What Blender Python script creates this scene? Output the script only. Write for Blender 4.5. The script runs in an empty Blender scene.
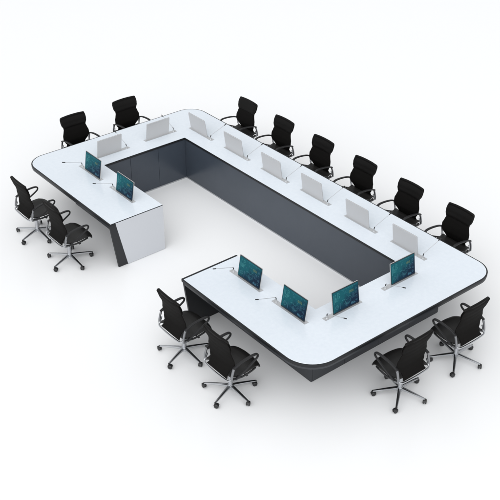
import bpy, bmesh, math, random
from mathutils import Vector, Matrix
random.seed(4)
PI = math.pi
scene = bpy.context.scene
COL = scene.collection

# ------------------------------------------------------------------ materials
def mat(name, color, rough=.5, metal=0., spec=.5, coat=0., noise=None, bump=None, emit=None):
    m = bpy.data.materials.new(name); m.use_nodes = True
    nt = m.node_tree; b = nt.nodes['Principled BSDF']
    b.inputs['Base Color'].default_value = (*color, 1)
    b.inputs['Roughness'].default_value = rough
    b.inputs['Metallic'].default_value = metal
    b.inputs['Specular IOR Level'].default_value = spec
    if coat:
        b.inputs['Coat Weight'].default_value = coat
        b.inputs['Coat Roughness'].default_value = .12
    tc = nt.nodes.new('ShaderNodeTexCoord')
    if noise:                                  # (scale, second colour, detail)
        n = nt.nodes.new('ShaderNodeTexNoise'); n.inputs['Scale'].default_value = noise[0]
        n.inputs['Detail'].default_value = noise[2]; n.inputs['Roughness'].default_value = .65
        r = nt.nodes.new('ShaderNodeValToRGB')
        r.color_ramp.elements[0].position = .35; r.color_ramp.elements[0].color = (*color, 1)
        r.color_ramp.elements[1].position = .68; r.color_ramp.elements[1].color = (*noise[1], 1)
        nt.links.new(tc.outputs['Object'], n.inputs['Vector'])
        nt.links.new(n.outputs['Fac'], r.inputs['Fac'])
        nt.links.new(r.outputs['Color'], b.inputs['Base Color'])
    if bump:                                   # (scale, strength, distance)
        n = nt.nodes.new('ShaderNodeTexNoise'); n.inputs['Scale'].default_value = bump[0]
        n.inputs['Detail'].default_value = 3
        u = nt.nodes.new('ShaderNodeBump'); u.inputs['Strength'].default_value = bump[1]
        u.inputs['Distance'].default_value = bump[2]
        nt.links.new(tc.outputs['Object'], n.inputs['Vector'])
        nt.links.new(n.outputs['Fac'], u.inputs['Height'])
        nt.links.new(u.outputs['Normal'], b.inputs['Normal'])
    if emit:
        b.inputs['Emission Color'].default_value = (*emit[0], 1)
        b.inputs['Emission Strength'].default_value = emit[1]
    return m

M_floor = mat('studio_floor', (.915, .915, .918), .26, spec=.3)
M_top = mat('white_laminate', (.715, .77, .83), .22, spec=.5, coat=.5, noise=(20, (.76, .81, .865), 9))
M_band = mat('black_edging', (.012, .013, .015), .4, spec=.3)
M_char = mat('charcoal_lacquer', (.033, .036, .041), .40, spec=.4)
M_panel = mat('slate_lacquer', (.043, .054, .071), .26, noise=(3, (.047, .058, .076), 3))
M_seam = mat('seam_shadow_gap', (.008, .008, .009), .7)
M_white = mat('pale_grey_panel', (.545, .56, .59), .34)
M_leg = mat('near_black_lacquer', (.018, .019, .021), .4, spec=.35)
M_skirt = mat('brushed_skirting', (.42, .43, .45), .4, metal=.6)
M_cloth = mat('black_mesh_fabric', (.0052, .0046, .0042), .8, spec=.12, bump=(420, .35, .002))
M_roll = mat('black_leather', (.0055, .0050, .0047), .5, spec=.14, bump=(60, .25, .003))
M_seat = mat('seat_leather', (.012, .0115, .011), .42, spec=.4, bump=(90, .2, .002))
M_blackp = mat('black_plastic', (.012, .012, .013), .38)
M_pad = mat('armrest_rubber', (.013, .013, .014), .45, spec=.35)
M_chrome = mat('polished_aluminium', (.50, .51, .53), .26, metal=1.)
M_post = mat('dark_aluminium', (.26, .265, .275), .30, metal=.9)
M_steel = mat('satin_steel', (.56, .57, .58), .36, metal=.5)
M_case = mat('silver_casing', (.50, .50, .505), .40, metal=.1)
M_bezel = mat('dark_bezel', (.012, .016, .02), .2)

def screen_mat():
    m = bpy.data.materials.new('lit_display'); m.use_nodes = True
    nt = m.node_tree; b = nt.nodes['Principled BSDF']; L = nt.links
    b.inputs['Base Color'].default_value = (.005, .01, .015, 1); b.inputs['Roughness'].default_value = .4; b.inputs['Specular IOR Level'].default_value = .06
    tc = nt.nodes.new('ShaderNodeTexCoord'); sep = nt.nodes.new('ShaderNodeSeparateXYZ')
    L.new(tc.outputs['Object'], sep.inputs[0])
    mx = nt.nodes.new('ShaderNodeMath'); mx.operation = 'MULTIPLY_ADD'
    mx.inputs[1].default_value = -1.5; mx.inputs[2].default_value = .10
    L.new(sep.outputs['X'], mx.inputs[0])
    mz = nt.nodes.new('ShaderNodeMath'); mz.operation = 'MULTIPLY_ADD'
    mz.inputs[1].default_value = 2.6
    L.new(sep.outputs['Z'], mz.inputs[0]); L.new(mx.outputs[0], mz.inputs[2])
    n = nt.nodes.new('ShaderNodeTexNoise'); n.inputs['Scale'].default_value = 13; n.inputs['Detail'].default_value = 5
    L.new(tc.outputs['Object'], n.inputs['Vector'])
    ma = nt.nodes.new('ShaderNodeMath'); ma.operation = 'MULTIPLY_ADD'; ma.inputs[1].default_value = .7
    L.new(n.outputs['Fac'], ma.inputs[0]); L.new(mz.outputs[0], ma.inputs[2])
    r = nt.nodes.new('ShaderNodeValToRGB'); cr = r.color_ramp
    cr.elements[0].position = .42; cr.elements[0].color = (.002, .014, .048, 1)
    cr.elements[1].position = 1.15 if False else 1.0; cr.elements[1].color = (.006, .15, .185, 1)
    e = cr.elements.new(.72); e.color = (.003, .052, .092, 1)
    L.new(ma.outputs[0], r.inputs['Fac'])
    L.new(r.outputs['Color'], b.inputs['Emission Color']); b.inputs['Emission Strength'].default_value = .62
    return m
M_disp = screen_mat()
M_ui1 = mat('display_cyan', (.01, .02, .02), .3, emit=((.04, .36, .42), .62))
M_ui2 = mat('display_olive', (.01, .02, .02), .3, emit=((.18, .28, .08), .42))
M_ui3 = mat('display_blue', (.01, .02, .02), .3, emit=((.03, .18, .30), .65))
M_ui4 = mat('display_teal_panel', (.01, .02, .02), .3, emit=((.012, .24, .26), .8))

# ------------------------------------------------------------------ helpers
def link(name, bm, mats, parent=None, smooth=True, bevel=0, angle=40):
    me = bpy.data.meshes.new(name)
    bmesh.ops.recalc_face_normals(bm, faces=bm.faces)
    bm.to_mesh(me); bm.free()
    for m in (mats if isinstance(mats, (list, tuple)) else [mats]): me.materials.append(m)
    o = bpy.data.objects.new(name, me); COL.objects.link(o)
    if parent: o.parent = parent
    if smooth:
        for p in me.polygons: p.use_smooth = True
        try: me.set_sharp_from_angle(angle=math.radians(angle))
        except Exception: pass
    if bevel:
        b = o.modifiers.new('bevel', 'BEVEL'); b.width = bevel; b.segments = 2; b.limit_method = 'ANGLE'
        b.angle_limit = math.radians(35)
    return o

def empty(name, label, cat, group=None, loc=(0, 0, 0), rz=0):
    o = bpy.data.objects.new(name, None); COL.objects.link(o); o.empty_display_size = .1
    o.location = loc; o.rotation_euler = (0, 0, rz)
    o['label'] = label; o['category'] = cat
    if group: o['group'] = group
    return o

def box(bm, x0, x1, y0, y1, z0, z1, mi=0):
    vs = [bm.verts.new((x, y, z)) for x in (x0, x1) for y in (y0, y1) for z in (z0, z1)]
    for f in ((0, 1, 3, 2), (4, 6, 7, 5), (0, 4, 5, 1), (2, 3, 7, 6), (0, 2, 6, 4), (1, 5, 7, 3)):
        fc = bm.faces.new([vs[i] for i in f]); fc.material_index = mi
    return vs

def prism(bm, pts, z0, z1, axis='z', mi=0):
    """extrude a polygon; axis 'x': pts are (y, z) and z0, z1 are x"""
    def P(a, b, c): return (a, b, c) if axis == 'z' else ((c, a, b) if axis == 'x' else (a, c, b))
    lo = [bm.verts.new(P(a, b, z0)) for a, b in pts]; hi = [bm.verts.new(P(a, b, z1)) for a, b in pts]
    n = len(pts); fs = []
    for i in range(n):
        j = (i + 1) % n; fs.append(bm.faces.new((lo[i], lo[j], hi[j], hi[i])))
    a = bm.faces.new(lo[::-1]); b = bm.faces.new(hi)
    for f in fs: f.material_index = mi
    a.material_index = b.material_index = mi
    bm.normal_update()
    if n > 4: bmesh.ops.triangulate(bm, faces=[a, b])

def sweep(bm, path, ra, rb, side=None, n=10, closed=False, caps=True, mi=0):
    """tube along path; half width ra along 'side', rb across it (numbers or lists)"""
    path = [Vector(p) for p in path]; m = len(path); rings = []
    for i, p in enumerate(path):
        a = path[(i - 1) % m] if (closed or i) else p
        b = path[(i + 1) % m] if (closed or i < m - 1) else p
        t = (b - a).normalized()
        s = Vector(side) if side else (Vector((0, 0, 1)).cross(t) if abs(t.z) < .95 else Vector((1, 0, 0)).cross(t))
        s = (s - t * s.dot(t)).normalized(); u = t.cross(s)
        A = ra[i] if isinstance(ra, (list, tuple)) else ra
        B = rb[i] if isinstance(rb, (list, tuple)) else rb
        ring = []
        for k in range(n):
            c, d = math.cos(2 * PI * k / n), math.sin(2 * PI * k / n)
            q = .75                             # slightly squared section
            c = math.copysign(abs(c) ** q, c); d = math.copysign(abs(d) ** q, d)
            ring.append(bm.verts.new(p + s * (A * c) + u * (B * d)))
        rings.append(ring)
    for i in range(m if closed else m - 1):
        r0, r1 = rings[i], rings[(i + 1) % m]
        for k in range(n):
            f = bm.faces.new((r0[k], r0[(k + 1) % n], r1[(k + 1) % n], r1[k])); f.material_index = mi
    if not closed and caps:
        bm.faces.new(rings[0][::-1]).material_index = mi; bm.faces.new(rings[-1]).material_index = mi

def smoothpath(pts, n=6, closed=False):
    P = [Vector(p) for p in pts]; m = len(P); out = []
    for i in range(m if closed else m - 1):
        p0 = P[(i - 1) % m] if (closed or i) else P[0]; p1 = P[i]; p2 = P[(i + 1) % m]
        p3 = P[(i + 2) % m] if (closed or i + 2 < m) else P[-1]
        for k in range(n):
            t = k / n
            out.append(.5 * ((2 * p1) + (p2 - p0) * t + (2 * p0 - 5 * p1 + 4 * p2 - p3) * t * t + (3 * p1 - p0 - 3 * p2 + p3) * t ** 3))
    if not closed: out.append(P[-1])
    return out

def cyl(bm, x, y, z0, z1, r0, r1=None, n=20, mi=0):
    r1 = r0 if r1 is None else r1
    lo = [bm.verts.new((x + r0 * math.cos(2 * PI * k / n), y + r0 * math.sin(2 * PI * k / n), z0)) for k in range(n)]
    hi = [bm.verts.new((x + r1 * math.cos(2 * PI * k / n), y + r1 * math.sin(2 * PI * k / n), z1)) for k in range(n)]
    for k in range(n):
        bm.faces.new((lo[k], lo[(k + 1) % n], hi[(k + 1) % n], hi[k])).material_index = mi
    bm.faces.new(lo[::-1]).material_index = mi; bm.faces.new(hi).material_index = mi

def lerp(tab, v):
    for (a, x), (b, y) in zip(tab, tab[1:]):
        if v <= b:
            t = max(0, (v - a) / (b - a)); t = t * t * (3 - 2 * t) * .5 + t * .5
            return x + (y - x) * t
    return tab[-1][1]

def sheet(bm, fn, nu, nv, th, mi=0):
    """thick curved sheet: fn(u,v) -> point, u, v in 0..1"""
    g = [[Vector(fn(i / nu, j / nv)) for j in range(nv + 1)] for i in range(nu + 1)]
    def nrm(i, j):
        a = g[min(i + 1, nu)][j] - g[max(i - 1, 0)][j]; b = g[i][min(j + 1, nv)] - g[i][max(j - 1, 0)]
        return a.cross(b).normalized()
    A = [[None] * (nv + 1) for _ in range(nu + 1)]; B = [[None] * (nv + 1) for _ in range(nu + 1)]
    for i in range(nu + 1):
        for j in range(nv + 1):
            e = min(i, nu - i) / 1.5; f = min(j, nv - j) / 1.5
            k = th / 2 * min(1, .45 + .55 * min(e, f, 1))
            d = nrm(i, j) * k
            A[i][j] = bm.verts.new(g[i][j] + d); B[i][j] = bm.verts.new(g[i][j] - d)
    for i in range(nu):
        for j in range(nv):
            bm.faces.new((A[i][j], A[i + 1][j], A[i + 1][j + 1], A[i][j + 1])).material_index = mi
            bm.faces.new((B[i][j], B[i][j + 1], B[i + 1][j + 1], B[i + 1][j])).material_index = mi
    for i in range(nu):
        bm.faces.new((A[i][0], B[i][0], B[i + 1][0], A[i + 1][0])); bm.faces.new((A[i][nv], A[i + 1][nv], B[i + 1][nv], B[i][nv]))
    for j in range(nv):
        bm.faces.new((A[0][j], A[0][j + 1], B[0][j + 1], B[0][j])); bm.faces.new((A[nu][j], B[nu][j], B[nu][j + 1], A[nu][j + 1]))

def children(o): return [c for c in bpy.data.objects if c.parent == o]
def copy_tree(o, parent=None):
    c = o.copy(); COL.objects.link(c)
    if parent: c.parent = parent
    for ch in children(o): copy_tree(ch, c)
    return c

# ------------------------------------------------------------------ floor
bm = bmesh.new(); box(bm, -60, 60, -40, 80, -.2, 0)
fl = link('floor', bm, M_floor, smooth=False); fl['kind'] = 'structure'

# ------------------------------------------------------------------ conference table
L, W, D, DF, DR, DE = 6.609, 3.275, .892, .860, .861, .915
GA, GB = 2.489, 4.212
IN, IR, IL, IF = .545, .519, .50, .45
RAD = .315; RN = .40
T = empty('conference_table', 'long white topped conference table with dark slate panels around a hollow centre, one gap',
          'conference table')

def outline(i=0., j=0.):
    """C shaped plan, inset by i on the outer side, by j along the hollow and the gap"""
    g = j
    r = RAD - i; P = []; rn = RN - i
    def arc(cx, cy, a0, a1, r, n=14):
        for k in range(n + 1):
            a = math.radians(a0 + (a1 - a0) * k / n); P.append((cx + r * math.cos(a), cy + r * math.sin(a)))
    P.append((GA - g, i))
    arc(RAD, RAD, 270, 180, r); arc(RAD, W - RAD, 180, 90, r); arc(L - RAD, W - RAD, 90, 0, r); arc(L - RN, RN, 0, -90, rn)
    P.append((GB + g, i)); P.append((GB + g, D - j)); P.append((L - DR + j, D - j)); P.append((L - DR + j, W - DF + j))
    P.append((DE - j, W - DF + j)); P.append((DE - j, D - j)); P.append((GA - g, D - j))
    return P
bm = bmesh.new(); prism(bm, outline(.019, .003), .722, .7505)
link('tabletop', bm, M_top, T, smooth=False, bevel=.0015)
bm = bmesh.new(); prism(bm, outline(0.), .712, .7475)
link('edge_band', bm, M_band, T, smooth=False, bevel=.003)
# charcoal sub-frame under the outer edge
def strip(i0, i1):
    o, q = [], []
    o.append((GA - .03, i0)); q.append((GA - .03, i1))
    for R_, cx, cy, a0 in ((RAD, RAD, RAD, 270), (RAD, RAD, W - RAD, 180), (RAD, L - RAD, W - RAD, 90), (RN, L - RN, RN, 0)):
        r0, r1 = R_ - i0, R_ - i1
        for k in range(13):
            a = math.radians(a0 - 90 * k / 12)
            o.append((cx + r0 * math.cos(a), cy + r0 * math.sin(a))); q.append((cx + r1 * math.cos(a), cy + r1 * math.sin(a)))
    o.append((GB + .04, i0)); q.append((GB + .04, i1))
    return o, q
bm = bmesh.new(); o_, q_ = strip(.007, .11)
lo = [[bm.verts.new((x, y, z)) for x, y in s] for s in (o_, q_) for z in (.682, .711)]
n = len(o_)
for k in range(n - 1):
    a, b, c, d = lo[0], lo[1], lo[2], lo[3]
    bm.faces.new((a[k], a[k + 1], b[k + 1], b[k])); bm.faces.new((c[k], d[k], d[k + 1], c[k + 1]))
    bm.faces.new((b[k], b[k + 1], d[k + 1], d[k])); bm.faces.new((a[k], c[k], c[k + 1], a[k + 1]))
for k in (0, n - 1): bm.faces.new((lo[0][k], lo[1][k], lo[3][k], lo[2][k]))
link('edge_frame', bm, M_char, T, smooth=True)

# carcass (one continuous body inside the outer and the inner panels)
RI = .016                                       # inner recess under the top
ix0, ix1, iy0, iy1 = DE - RI, L - DR + RI, D - RI, W - DF + RI      # carcass inner outline
ox0, ox1, oy0, oy1 = IL, L - IR, IN, W - IF
t = .018
bm = bmesh.new()
prism(bm, [(GA - .036, oy0 + t), (ox0 + t, oy0 + t), (ox0 + t, oy1 - t), (ox1 - t, oy1 - t), (ox1 - t, oy0 + t), (GB + .036, oy0 + t),
           (GB + .036, iy0 - t), (ix1 + t, iy0 - t), (ix1 + t, iy1 + t), (ix0 - t, iy1 + t), (ix0 - t, iy0 - t), (GA - .036, iy0 - t)], .02, .7115)
link('carcass', bm, M_seam, T, smooth=False)
def panel(x0, x1, y0, y1, name='cabinet_panel', z0=.004, z1=.711, m=None, g=.0022):
    """one facing board; the long plan axis is shortened by a joint gap at each end"""
    if x1 - x0 > y1 - y0: x0 += g; x1 -= g
    else: y0 += g; y1 -= g
    bm = bmesh.new(); box(bm, x0, x1, y0, y1, z0, z1)
    return link(name, bm, m or M_panel, T, smooth=False, bevel=.0012)
# inner faces (they look into the hollow)
SK = .022
# left end inner: three boards; corners butt against the long boards
ys = [iy0, 1.374, 1.900, iy1]
for a, b in zip(ys, ys[1:]): panel(ix0 - t, ix0, a, b, z0=SK)
panel(ix0 - t, ix1 + t, iy1, iy1 + t, z0=SK)                       # long far board
ys = [iy0, 1.374, 1.900, iy1]
for a, b in zip(ys, ys[1:]): panel(ix1, ix1 + t, a, b, z0=SK)
panel(ix0 - t, GA - .037, iy0 - t, iy0, z0=SK); panel(GB + .037, ix1 + t, iy0 - t, iy0, z0=SK)
# outer faces
xs = [ox0, .98, 1.46, 1.95, GA - .037]
for a, b in zip(xs, xs[1:]): panel(a, b, oy0, oy0 + t, m=M_char)
xs = [GB + .037, 4.70, 5.16, 5.62, ox1]
for a, b in zip(xs, xs[1:]): panel(a, b, oy0, oy0 + t, m=M_char)
ys = [oy0 + t, 1.10, 1.69, 2.26, oy1 - t]
for a, b in zip(ys, ys[1:]):
    panel(ox1 - t, ox1, a, b, m=M_char); panel(ox0, ox0 + t, a, b, m=M_char)
xs = [ox0 + (ox1 - ox0) * k / 10 for k in range(11)]
for a, b in zip(xs, xs[1:]): panel(a, b, oy1 - t, oy1, m=M_char)
# metal skirting along the inner foot
bm = bmesh.new()
e = .004
box(bm, ix0 - t, ix0 + e, iy0 - t, iy1 - e, .001, SK - .001); box(bm, ix0 - t, ix1 + t, iy1 - e, iy1 + t, .001, SK - .001)
box(bm, ix1 - e, ix1 + t, iy0 - t, iy1 - e, .001, SK - .001)
box(bm, ix0 + e, GA - .037, iy0 - t, iy0 + e, .001, SK - .001); box(bm, GB + .037, ix1 - e, iy0 - t, iy0 + e, .001, SK - .001)
link('skirting', bm, M_skirt, T, smooth=False)

# end panels at the gap: dark slab whose front edge rakes back to the floor, pale board on the gap side
def end_panel(x0, x1, face):
    bm = bmesh.new()
    prism(bm, [(.006, .7115), (.012, .655), (.098, .003), (D - .012, .003), (D - .012, .7115)], x0, x1, 'x')
    e = link('end_panel', bm, M_leg if face > 0 else M_band, T, smooth=False, bevel=.002)
    bm = bmesh.new(); zt = .737 if face > 0 else .7085
    xa, xb = (x1, x1 + .009) if face > 0 else (x0 - .006, x0)
    prism(bm, [(.096, zt), (.250, .004), (D + .001, .004), (D + .001, zt)], xa, xb, 'x')
    link('pale_board', bm, M_white, e, smooth=False, bevel=.001)
end_panel(GA - .035, GA - .004, 1)
end_panel(GB + .004, GB + .035, -1)
bm = bmesh.new(); box(bm, GB - .018, GB + .010, .002, D, .712, .7535)
link('edge_cap', bm, M_band, T, smooth=False, bevel=.002)

# ------------------------------------------------------------------ chair (faces +y, origin on the floor under the column)
def make_chair(loc, rz, label):
    R = empty('office_chair', label, 'office chair', 'black office chairs round the conference table', loc, rz)
    R.scale = (1.03, 1.03, 1.0)
    # --- backrest
    ZY = [(.43, -.190), (.47, -.168), (.52, -.148), (.58, -.132), (.66, -.138), (.74, -.152), (.81, -.168), (.88, -.190), (.972, -.215)]
    ZW = [(.43, .185), (.47, .165), (.51, .172), (.56, .208), (.62, .234), (.68, .233), (.74, .212), (.785, .198), (.81, .200), (.85, .220), (.90, .226), (.95, .223), (.972, .210)]
    def back(u, v):
        z = .43 + .542 * v; s = 2 * u - 1; w = lerp(ZW, z)
        return (s * w, lerp(ZY, z) + .017 * (abs(s) ** 2.2) * min(1, v * 3) * (1 if v < .75 else 1 - (v - .75) * 1.6), z)
    bm = bmesh.new(); sheet(bm, back, 18, 34, .024); b = link('backrest', bm, M_cloth, R, angle=70)
    # headrest bolster on the front of the back, curled over the top edge
    bm = bmesh.new()
    def head(u, v):
        s = 2 * u - 1; z = .800 + .175 * v; w = lerp(ZW, min(z, .96)) - .001
        puff = math.sin(PI * min(1, max(0, v))) ** .6
        return (s * w, lerp(ZY, min(z, .96)) + .017 * abs(s) ** 2.2 * .85 + .012 + .010 * puff * (1 - .3 * abs(s) ** 4), z)
    sheet(bm, head, 18, 14, .022)
    link('headrest', bm, M_roll, b, angle=70)
    bm = bmesh.new(); sweep(bm, [(-.216, -.189, .964), (-.203, -.190, .967), (-.10, -.200, .970), (0, -.203, .971), (.10, -.200, .970), (.203, -.190, .967), (.216, -.189, .964)], [.010, .018, .019, .019, .019, .018, .010], [.012, .020, .022, .022, .022, .020, .012], n=10)
    link('top_roll', bm, M_roll, b)
    # --- seat
    YZ = [(-.165, .456), (-.10, .436), (.02, .432), (.14, .445), (.21, .448), (.26, .436), (.30, .400)]
    def seat(u, v):
        # v runs along the arc from the back to the waterfall front
        y = -.165 + .465 * v; s = 2 * u - 1
        w = .224 + .014 * math.sin(PI * v); y -= max(0, v - .5) * .09 * abs(s) ** 3; yy = -.165 + .465 * v
        return (s * w, y, lerp(YZ, yy) + .014 * abs(s) ** 2.5 * (1 - v))
    bm = bmesh.new(); sheet(bm, seat, 16, 22, .030); st = link('seat', bm, M_seat, R, angle=70)
    for s in (-1, 1):
        bm = bmesh.new()
        sweep(bm, smoothpath([(s * .232, -.15, .436), (s * .246, -.02, .415), (s * .240, .12, .424), (s * .222, .190, .424)]), .010, .012, n=8)
        link('side_rail', bm, M_blackp, st)
    # --- chrome bow behind the foot of the back
    bm = bmesh.new()
    pts = [(-.238, -.145, .520), (-.242, -.168, .462), (-.230, -.193, .434), (-.18, -.206, .424), (0, -.210, .418), (.18, -.206, .424), (.230, -.193, .434), (.242, -.168, .462), (.238, -.145, .520)]
    sweep(bm, smoothpath(pts, 5), .0095, .0095, n=8)
    link('back_bow', bm, M_chrome, R)
    # --- arms
    for s in (-1, 1):
        x = s * .250
        loop = smoothpath([(x, -.150, .595), (x, -.070, .628), (x, .04, .649), (x, .145, .654), (x, .195, .638), (x, .197, .598), (x, .15, .562), (x, .05, .508), (x, -.06, .452), (x, -.120, .425)], 5)
        m = len(loop); ra = []; rb = []
        for i in range(m):
            q = i / (m - 1)
            ra.append(.018 if q < .45 else (.018 - (q - .45) / .12 * .005 if q < .57 else .013)); rb.append(.011 if q < .5 else .0095)
        bm = bmesh.new(); sweep(bm, loop, ra, rb, side=(1, 0, 0), n=12)
        a = link('armrest', bm, M_pad, R)
        bm = bmesh.new()
        sweep(bm, smoothpath([(x, -.175, .425), (x, -.172, .48), (x, -.155, .55), (x, -.135, .603)], 4), .015, .010, side=(1, 0, 0), n=10)
        sweep(bm, [(x, -.18, .428), (x, -.10, .420), (x * .6, -.04, .400)], .010, .010, n=8)
        link('arm_bracket', bm, M_post, a)
    # --- mechanism, column, base
    bm = bmesh.new(); box(bm, -.07, .07, -.13, .09, .375, .412); box(bm, -.16, .16, -.035, .005, .392, .414)
    sweep(bm, [(.06, .03, .39), (.15, .05, .388), (.21, .055, .386)], .006, .006, n=8)
    box(bm, .20, .245, .04, .07, .38, .391)
    link('tilt_mechanism', bm, M_blackp, R, bevel=.006)
    bm = bmesh.new(); cyl(bm, 0, 0, .10, .30, .028); cyl(bm, 0, 0, .30, .378, .019)
    link('gas_column', bm, M_chrome, R)
    bm = bmesh.new(); cyl(bm, 0, 0, .070, .128, .040, .034)
    hub = link('star_base', bm, M_chrome, R, bevel=.004)
    for k in range(5):
        a = math.radians(1 + 72 * k); c, s_ = math.cos(a), math.sin(a)
        bm = bmesh.new(); pth = []; ra = []; rb = []
        for q in range(9):
            f = q / 8; r = .028 + .285 * f
            pth.append((c * r, s_ * r, .104 - .030 * f ** 1.3)); ra.append(.022 - .009 * f); rb.append(.018 - .009 * f)
        sweep(bm, pth, ra, rb, n=10); link('base_arm', bm, M_chrome, hub)
        # caster: twin wheels with a hood, swivelled at random
        w = math.radians([35, 160, 250, 80, 310][k]); bm = bmesh.new(); ca = Vector((c * .315, s_ * .315, 0))
        ax = Vector((math.cos(w), math.sin(w), 0)); fw = Vector((-math.sin(w), math.cos(w), 0)); off = fw * .012
        for sd in (-1, 1):
            rr = []
            for xx, rad in ((.006, .022), (.008, .0275), (.018, .0275), (.0225, .022), (.023, .006)):
                rr.append([bm.verts.new(ca + off + ax * (sd * xx) + (fw * math.cos(2 * PI * j / 18) + Vector((0, 0, 1)) * math.sin(2 * PI * j / 18)) * rad + Vector((0, 0, .0285))) for j in range(18)])
            for i in range(4):
                for j in range(18): bm.faces.new((rr[i][j], rr[i][(j + 1) % 18], rr[i + 1][(j + 1) % 18], rr[i + 1][j]))
            bm.faces.new(rr[0]); bm.faces.new(rr[-1])
        hood = [ca + off + (fw * math.cos(t_) + Vector((0, 0, 1)) * math.sin(t_)) * .031 + Vector((0, 0, .029)) for t_ in [math.radians(20 + 16 * i) for i in range(10)]]
        sweep(bm, hood, .020, .003, side=ax, n=8)
        sweep(bm, [ca + Vector((0, 0, .045)), ca + Vector((0, 0, .078))], .011, .011, n=10)
        link('caster', bm, M_blackp, hub)
    return R

# (x, y, rotation, label)
chairs = [
 (4.68, -.33, 0, 'black chair in front of the black rake-edged end panel, its seat near the gap'),
 (5.61, -.32, 0, 'black chair at the right front wing, nearer the sharp lower corner of the base'),
 (.96, -.37, 0, 'leftmost black chair in the photo, at the left wing behind another chair'),
 (1.89, -.355, 0, 'black chair at the left wing, the one nearer the pale end board'),
 (6.91, 1.22, PI / 2, 'black chair at the right short end, the lower one, back to the camera'),
 (6.90, 2.23, PI / 2, 'black chair at the right short end, the upper one, back to the camera'),
 (-.35, 1.20, -PI / 2, 'black chair behind the left short end, the left one of the two there'),
 (-.355, 2.205, -PI / 2, 'black chair behind the left short end, the right one of the two there'),
 (.83, 3.62, PI, 'black chair on the long far side, closest to the rounded top corner'),
 (1.77, 3.62, PI, 'black chair on the long far side, second from the rounded top corner'),
 (2.71, 3.62, PI, 'black chair on the long far side, third from the rounded top corner'),
 (3.645, 3.62, PI, 'black chair on the long far side, fourth from the rounded top corner'),
 (4.575, 3.62, PI, 'black chair on the long far side, second from the right end'),
 (5.50, 3.62, PI, 'black chair on the long far side, rightmost, by the right rounded corner'),
]
first = None
for x, y, rz, lab in chairs:
    if first is None: first = make_chair((x, y, 0), rz, lab); continue
    c = copy_tree(first); c.location = (x, y, 0); c.rotation_euler = (0, 0, rz); c['label'] = lab

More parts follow.
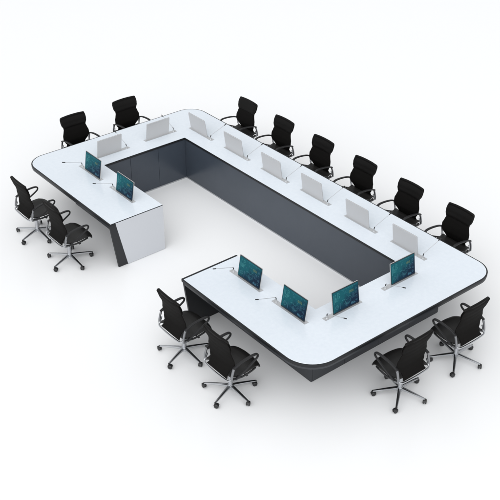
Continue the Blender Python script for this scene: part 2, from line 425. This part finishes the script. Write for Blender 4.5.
# ------------------------------------------------------------------ pop-up monitors (user at -y looking to +y; origin at the table top, foot of the screen)
ZT = .7505
def make_monitor(label):
    R = empty('popup_monitor', label, 'monitor', 'pop-up monitors set into the tabletop')
    bm = bmesh.new(); box(bm, -.365, .250, -.032, .034, .0, .004)
    link('mounting_plate', bm, M_steel, R, smooth=False, bevel=.0012)
    tilt = math.radians(9); rot = Matrix.Rotation(-tilt, 4, 'X')
    def xf(bm_): bmesh.ops.transform(bm_, matrix=Matrix.Translation((0, 0, .004)) @ rot, verts=bm_.verts)
    def rr(x0, x1, z0, z1, r, n=5):
        P = []
        for cx, cz, a0 in ((x1 - r, z0 + r, -90), (x1 - r, z1 - r, 0), (x0 + r, z1 - r, 90), (x0 + r, z0 + r, 180)):
            for k in range(n + 1):
                a = math.radians(a0 + 90 * k / n); P.append((cx + r * math.cos(a), cz + r * math.sin(a)))
        return P
    bm = bmesh.new(); prism(bm, rr(-.218, .218, .0, .300, .006), -.004, .007, 'y'); xf(bm)
    cs = link('casing', bm, M_case, R, smooth=False, bevel=.002)
    bm = bmesh.new(); box(bm, -.17, .17, .0072, .0085, .281, .288); xf(bm); link('vent_strip', bm, M_steel, cs, smooth=False)
    bm = bmesh.new(); prism(bm, rr(-.2175, .2175, .001, .2995, .006), -.0065, -.0042, 'y'); xf(bm)
    bz = link('bezel', bm, M_bezel, R, smooth=False)
    bm = bmesh.new(); box(bm, -.210, .210, -.0085, -.0067, .016, .288)
    me_disp = bm
    xf(bm)
    dp = link('screen', bm, M_disp, R, smooth=False)
    # graphics shown on the screen: thin inlays 0.4 mm proud
    bm = bmesh.new(); ya, yb = -.0093, -.0087; rnd0 = random.Random(8)
    def q(x0, x1, z0, z1, mi): box(bm, x0, x1, ya, yb, z0, z1, mi)
    def ring(cx, cz, r0, r1, mi, a0=0, a1=360, n=26, sx=1.):
        for k in range(n):
            A = math.radians(a0 + (a1 - a0) * k / n); B = math.radians(a0 + (a1 - a0) * (k + 1) / n)
            vs = [bm.verts.new((cx + sx * r * math.cos(t_), ya, cz + r * math.sin(t_))) for r, t_ in ((r0, A), (r1, A), (r1, B), (r0, B))]
            bm.faces.new(vs).material_index = mi
    ring(-.150, .078, .0245, .027, 0); ring(-.150, .078, .014, .016, 2, 30, 290); q(-.156, -.144, .076, .079, 0)
    for k in range(9):                           # hatched block, upper left
        for c_ in range(4):
            if rnd0.random() < .8: q(-.176 + .021 * c_, -.176 + .021 * c_ + rnd0.uniform(.006, .018), .156 + .0125 * k, .1625 + .0125 * k, 3)
    for k in range(46):                          # scattered fine read-outs
        x, z = rnd0.uniform(-.08, .18), rnd0.uniform(.03, .265); q(x, x + rnd0.uniform(.004, .016), z, z + .0025, rnd0.choice((0, 2, 2, 3)))
    for k in range(7): q(-.104, -.092, .040 + .012 * k, .045 + .012 * k, 2)
    for k in range(9): q(-.195, -.187, .130 + .014 * k, .137 + .014 * k, 0)
    rnd = random.Random(3)
    for r_ in range(3):                          # olive read-out block, upper right
        x = .055
        while x < .125:
            w = rnd.uniform(.006, .018); q(x, min(x + w, .13), .196 + .011 * r_, .202 + .011 * r_, 1); x += w + .004
    ring(.02, .105, .050, .0525, 2, 200, 400); ring(.02, .105, .038, .041, 0, 215, 330); ring(.02, .105, .022, .027, 2, 160, 300)
    for k in range(14):                          # plotted curve
        z = .135 + .030 * math.sin(k * .75) * (k / 14); q(-.06 + .011 * k, -.052 + .011 * k, z, z + .003, 0)
    for k in range(4): ring(.172, .060 + .052 * k, .010, .013, 2, n=14)
    for k in range(10):
        h = rnd.uniform(.008, .035); q(.082 + .007 * k, .086 + .007 * k, .030, .030 + h, 2)
    for k in range(16):
        q(-.07 + .0165 * k, -.06 + .0165 * k, .272, .275, 0 if k % 3 else 2)
    for k in range(5): q(.10, .10 + rnd.uniform(.02, .045), .11 + .014 * k, .1125 + .014 * k, 2)
    xf(bm)
    link('screen_graphics', bm, [M_ui1, M_ui2, M_ui3, M_ui4], dp, smooth=False)
    return R

def make_mic(label):
    R = empty('gooseneck_microphone', label, 'microphone', 'slim gooseneck microphones beside the monitors')
    bm = bmesh.new(); cyl(bm, 0, 0, 0, .012, .020, .017, n=20); cyl(bm, 0, 0, .012, .034, .0085, .0075, n=14)
    link('base', bm, M_steel, R, bevel=.001)
    bm = bmesh.new(); path = smoothpath([(0, 0, .03), (0, -.002, .052), (0, -.014, .068), (0, -.045, .080), (0, -.14, .112), (0, -.25, .150), (0, -.285, .163)], 5)
    sweep(bm, path, .0030, .0030, n=8)
    link('gooseneck', bm, M_steel, R)
    bm = bmesh.new(); sweep(bm, [(0, -.278, .160), (0, -.284, .1625), (0, -.325, .177), (0, -.331, .179)], [.004, .0065, .0065, .004], [.004, .0065, .0065, .004], n=10)
    link('microphone_head', bm, M_blackp, R)
    bm = bmesh.new(); sweep(bm, smoothpath([(0, 0, .036), (0, -.002, .054), (0, -.012, .067)], 4), .0062, .0062, n=8)
    link('neck_joint', bm, M_blackp, R)
    return R

mons = [  # x, y, facing, look, where
 (1.065, .595, 0, 'lit', 'on the left wing, nearer the left rounded corner'),
 (1.93, .605, 0, 'lit', 'on the left wing, nearer the pale end board'),
 (4.80, .615, 0, 'lit', 'on the right front wing, nearer the gap'),
 (5.65, .61, 0, 'lit', 'on the right front wing, farther from the gap'),
 (5.975, 1.185, PI / 2, 'lit', 'on the right short end, the lower one'),
 (5.975, 2.18, PI / 2, 'lit', 'on the right short end, the upper one'),
 (.64, 1.155, -PI / 2, 'silver', 'on the left short end, the left one'),
 (.615, 2.085, -PI / 2, 'silver', 'on the left short end, the right one'),
 (.92, 2.705, PI, 'silver', 'on the far side, closest to the top corner'),
 (1.845, 2.72, PI, 'silver', 'on the far side, second from the top corner'),
 (2.77, 2.72, PI, 'silver', 'on the far side, third from the top corner'),
 (3.65, 2.745, PI, 'silver', 'on the far side, fourth from the top corner'),
 (4.605, 2.725, PI, 'silver', 'on the far side, second from the right'),
 (5.485, 2.745, PI, 'silver', 'on the far side, rightmost'),
]
m0 = k0 = None
for x, y, rz, look, where in mons:
    lab = ('teal lit monitor ' if look == 'lit' else 'silver back of the monitor ') + where
    if m0 is None: m0 = o = make_monitor(lab)
    else: o = copy_tree(m0)
    o.location = (x, y, ZT); o.rotation_euler = (0, 0, rz); o['label'] = lab
    lab = 'gooseneck microphone by the ' + look + ' monitor ' + where
    if k0 is None: k0 = o = make_mic(lab)
    else: o = copy_tree(k0)
    v = Matrix.Rotation(rz, 3, 'Z') @ Vector((-.315, .004, 0))
    o.location = (x + v.x, y + v.y, ZT + .004); o.rotation_euler = (0, 0, rz); o['label'] = lab

# ------------------------------------------------------------------ light
w = bpy.data.worlds.new('World'); scene.world = w; w.use_nodes = True
nt = w.node_tree; bg = nt.nodes['Background']
tc = nt.nodes.new('ShaderNodeTexCoord'); sp = nt.nodes.new('ShaderNodeSeparateXYZ')
nt.links.new(tc.outputs['Generated'], sp.inputs[0])
# broad studio dome: even all round, plus a low camera-side fill lobe added to brighten under the table
lobe = nt.nodes.new('ShaderNodeVectorMath'); lobe.operation = 'DOT_PRODUCT'
lobe.inputs[1].default_value = Vector((.62, -.70, .42)).normalized()
nt.links.new(tc.outputs['Generated'], lobe.inputs[0])
mx = nt.nodes.new('ShaderNodeMath'); mx.operation = 'MAXIMUM'; mx.inputs[1].default_value = 0
nt.links.new(lobe.outputs['Value'], mx.inputs[0])
pw = nt.nodes.new('ShaderNodeMath'); pw.operation = 'POWER'; pw.inputs[1].default_value = 2.5
nt.links.new(mx.outputs[0], pw.inputs[0])
ad = nt.nodes.new('ShaderNodeMath'); ad.operation = 'MULTIPLY_ADD'
ad.inputs[1].default_value = 2.12; ad.inputs[2].default_value = .62
nt.links.new(pw.outputs[0], ad.inputs[0])
nt.links.new(ad.outputs[0], bg.inputs['Strength'])
bg.inputs['Color'].default_value = (.97, .985, 1., 1)
s = bpy.data.lights.new('key_softbox', 'SUN'); s.energy = .35; s.angle = math.radians(70); s.color = (1, 1, 1)
so = bpy.data.objects.new('key_softbox', s); COL.objects.link(so)
dirn = Vector((-.63, -.40, 1.5)); so.rotation_euler = dirn.to_track_quat('Z', 'Y').to_euler(); so.location = (0, 0, 8)

# ------------------------------------------------------------------ camera
cam = bpy.data.cameras.new('camera'); co = bpy.data.objects.new('camera', cam); COL.objects.link(co)
co.location = (12.6321, -5.7036, 7.6851)
yaw, pit = 2.4612, .5696
d = Vector((math.cos(pit) * math.cos(yaw), math.cos(pit) * math.sin(yaw), -math.sin(pit)))
co.rotation_euler = d.to_track_quat('-Z', 'Y').to_euler()
cam.sensor_width = 36; cam.sensor_fit = 'HORIZONTAL'; cam.lens = 967.33 / 500 * 36
cam.clip_start = .1; cam.clip_end = 300
scene.camera = co
scene.view_settings.view_transform = 'Standard'; scene.view_settings.look = 'None'
scene.view_settings.exposure = 0; scene.view_settings.gamma = 1
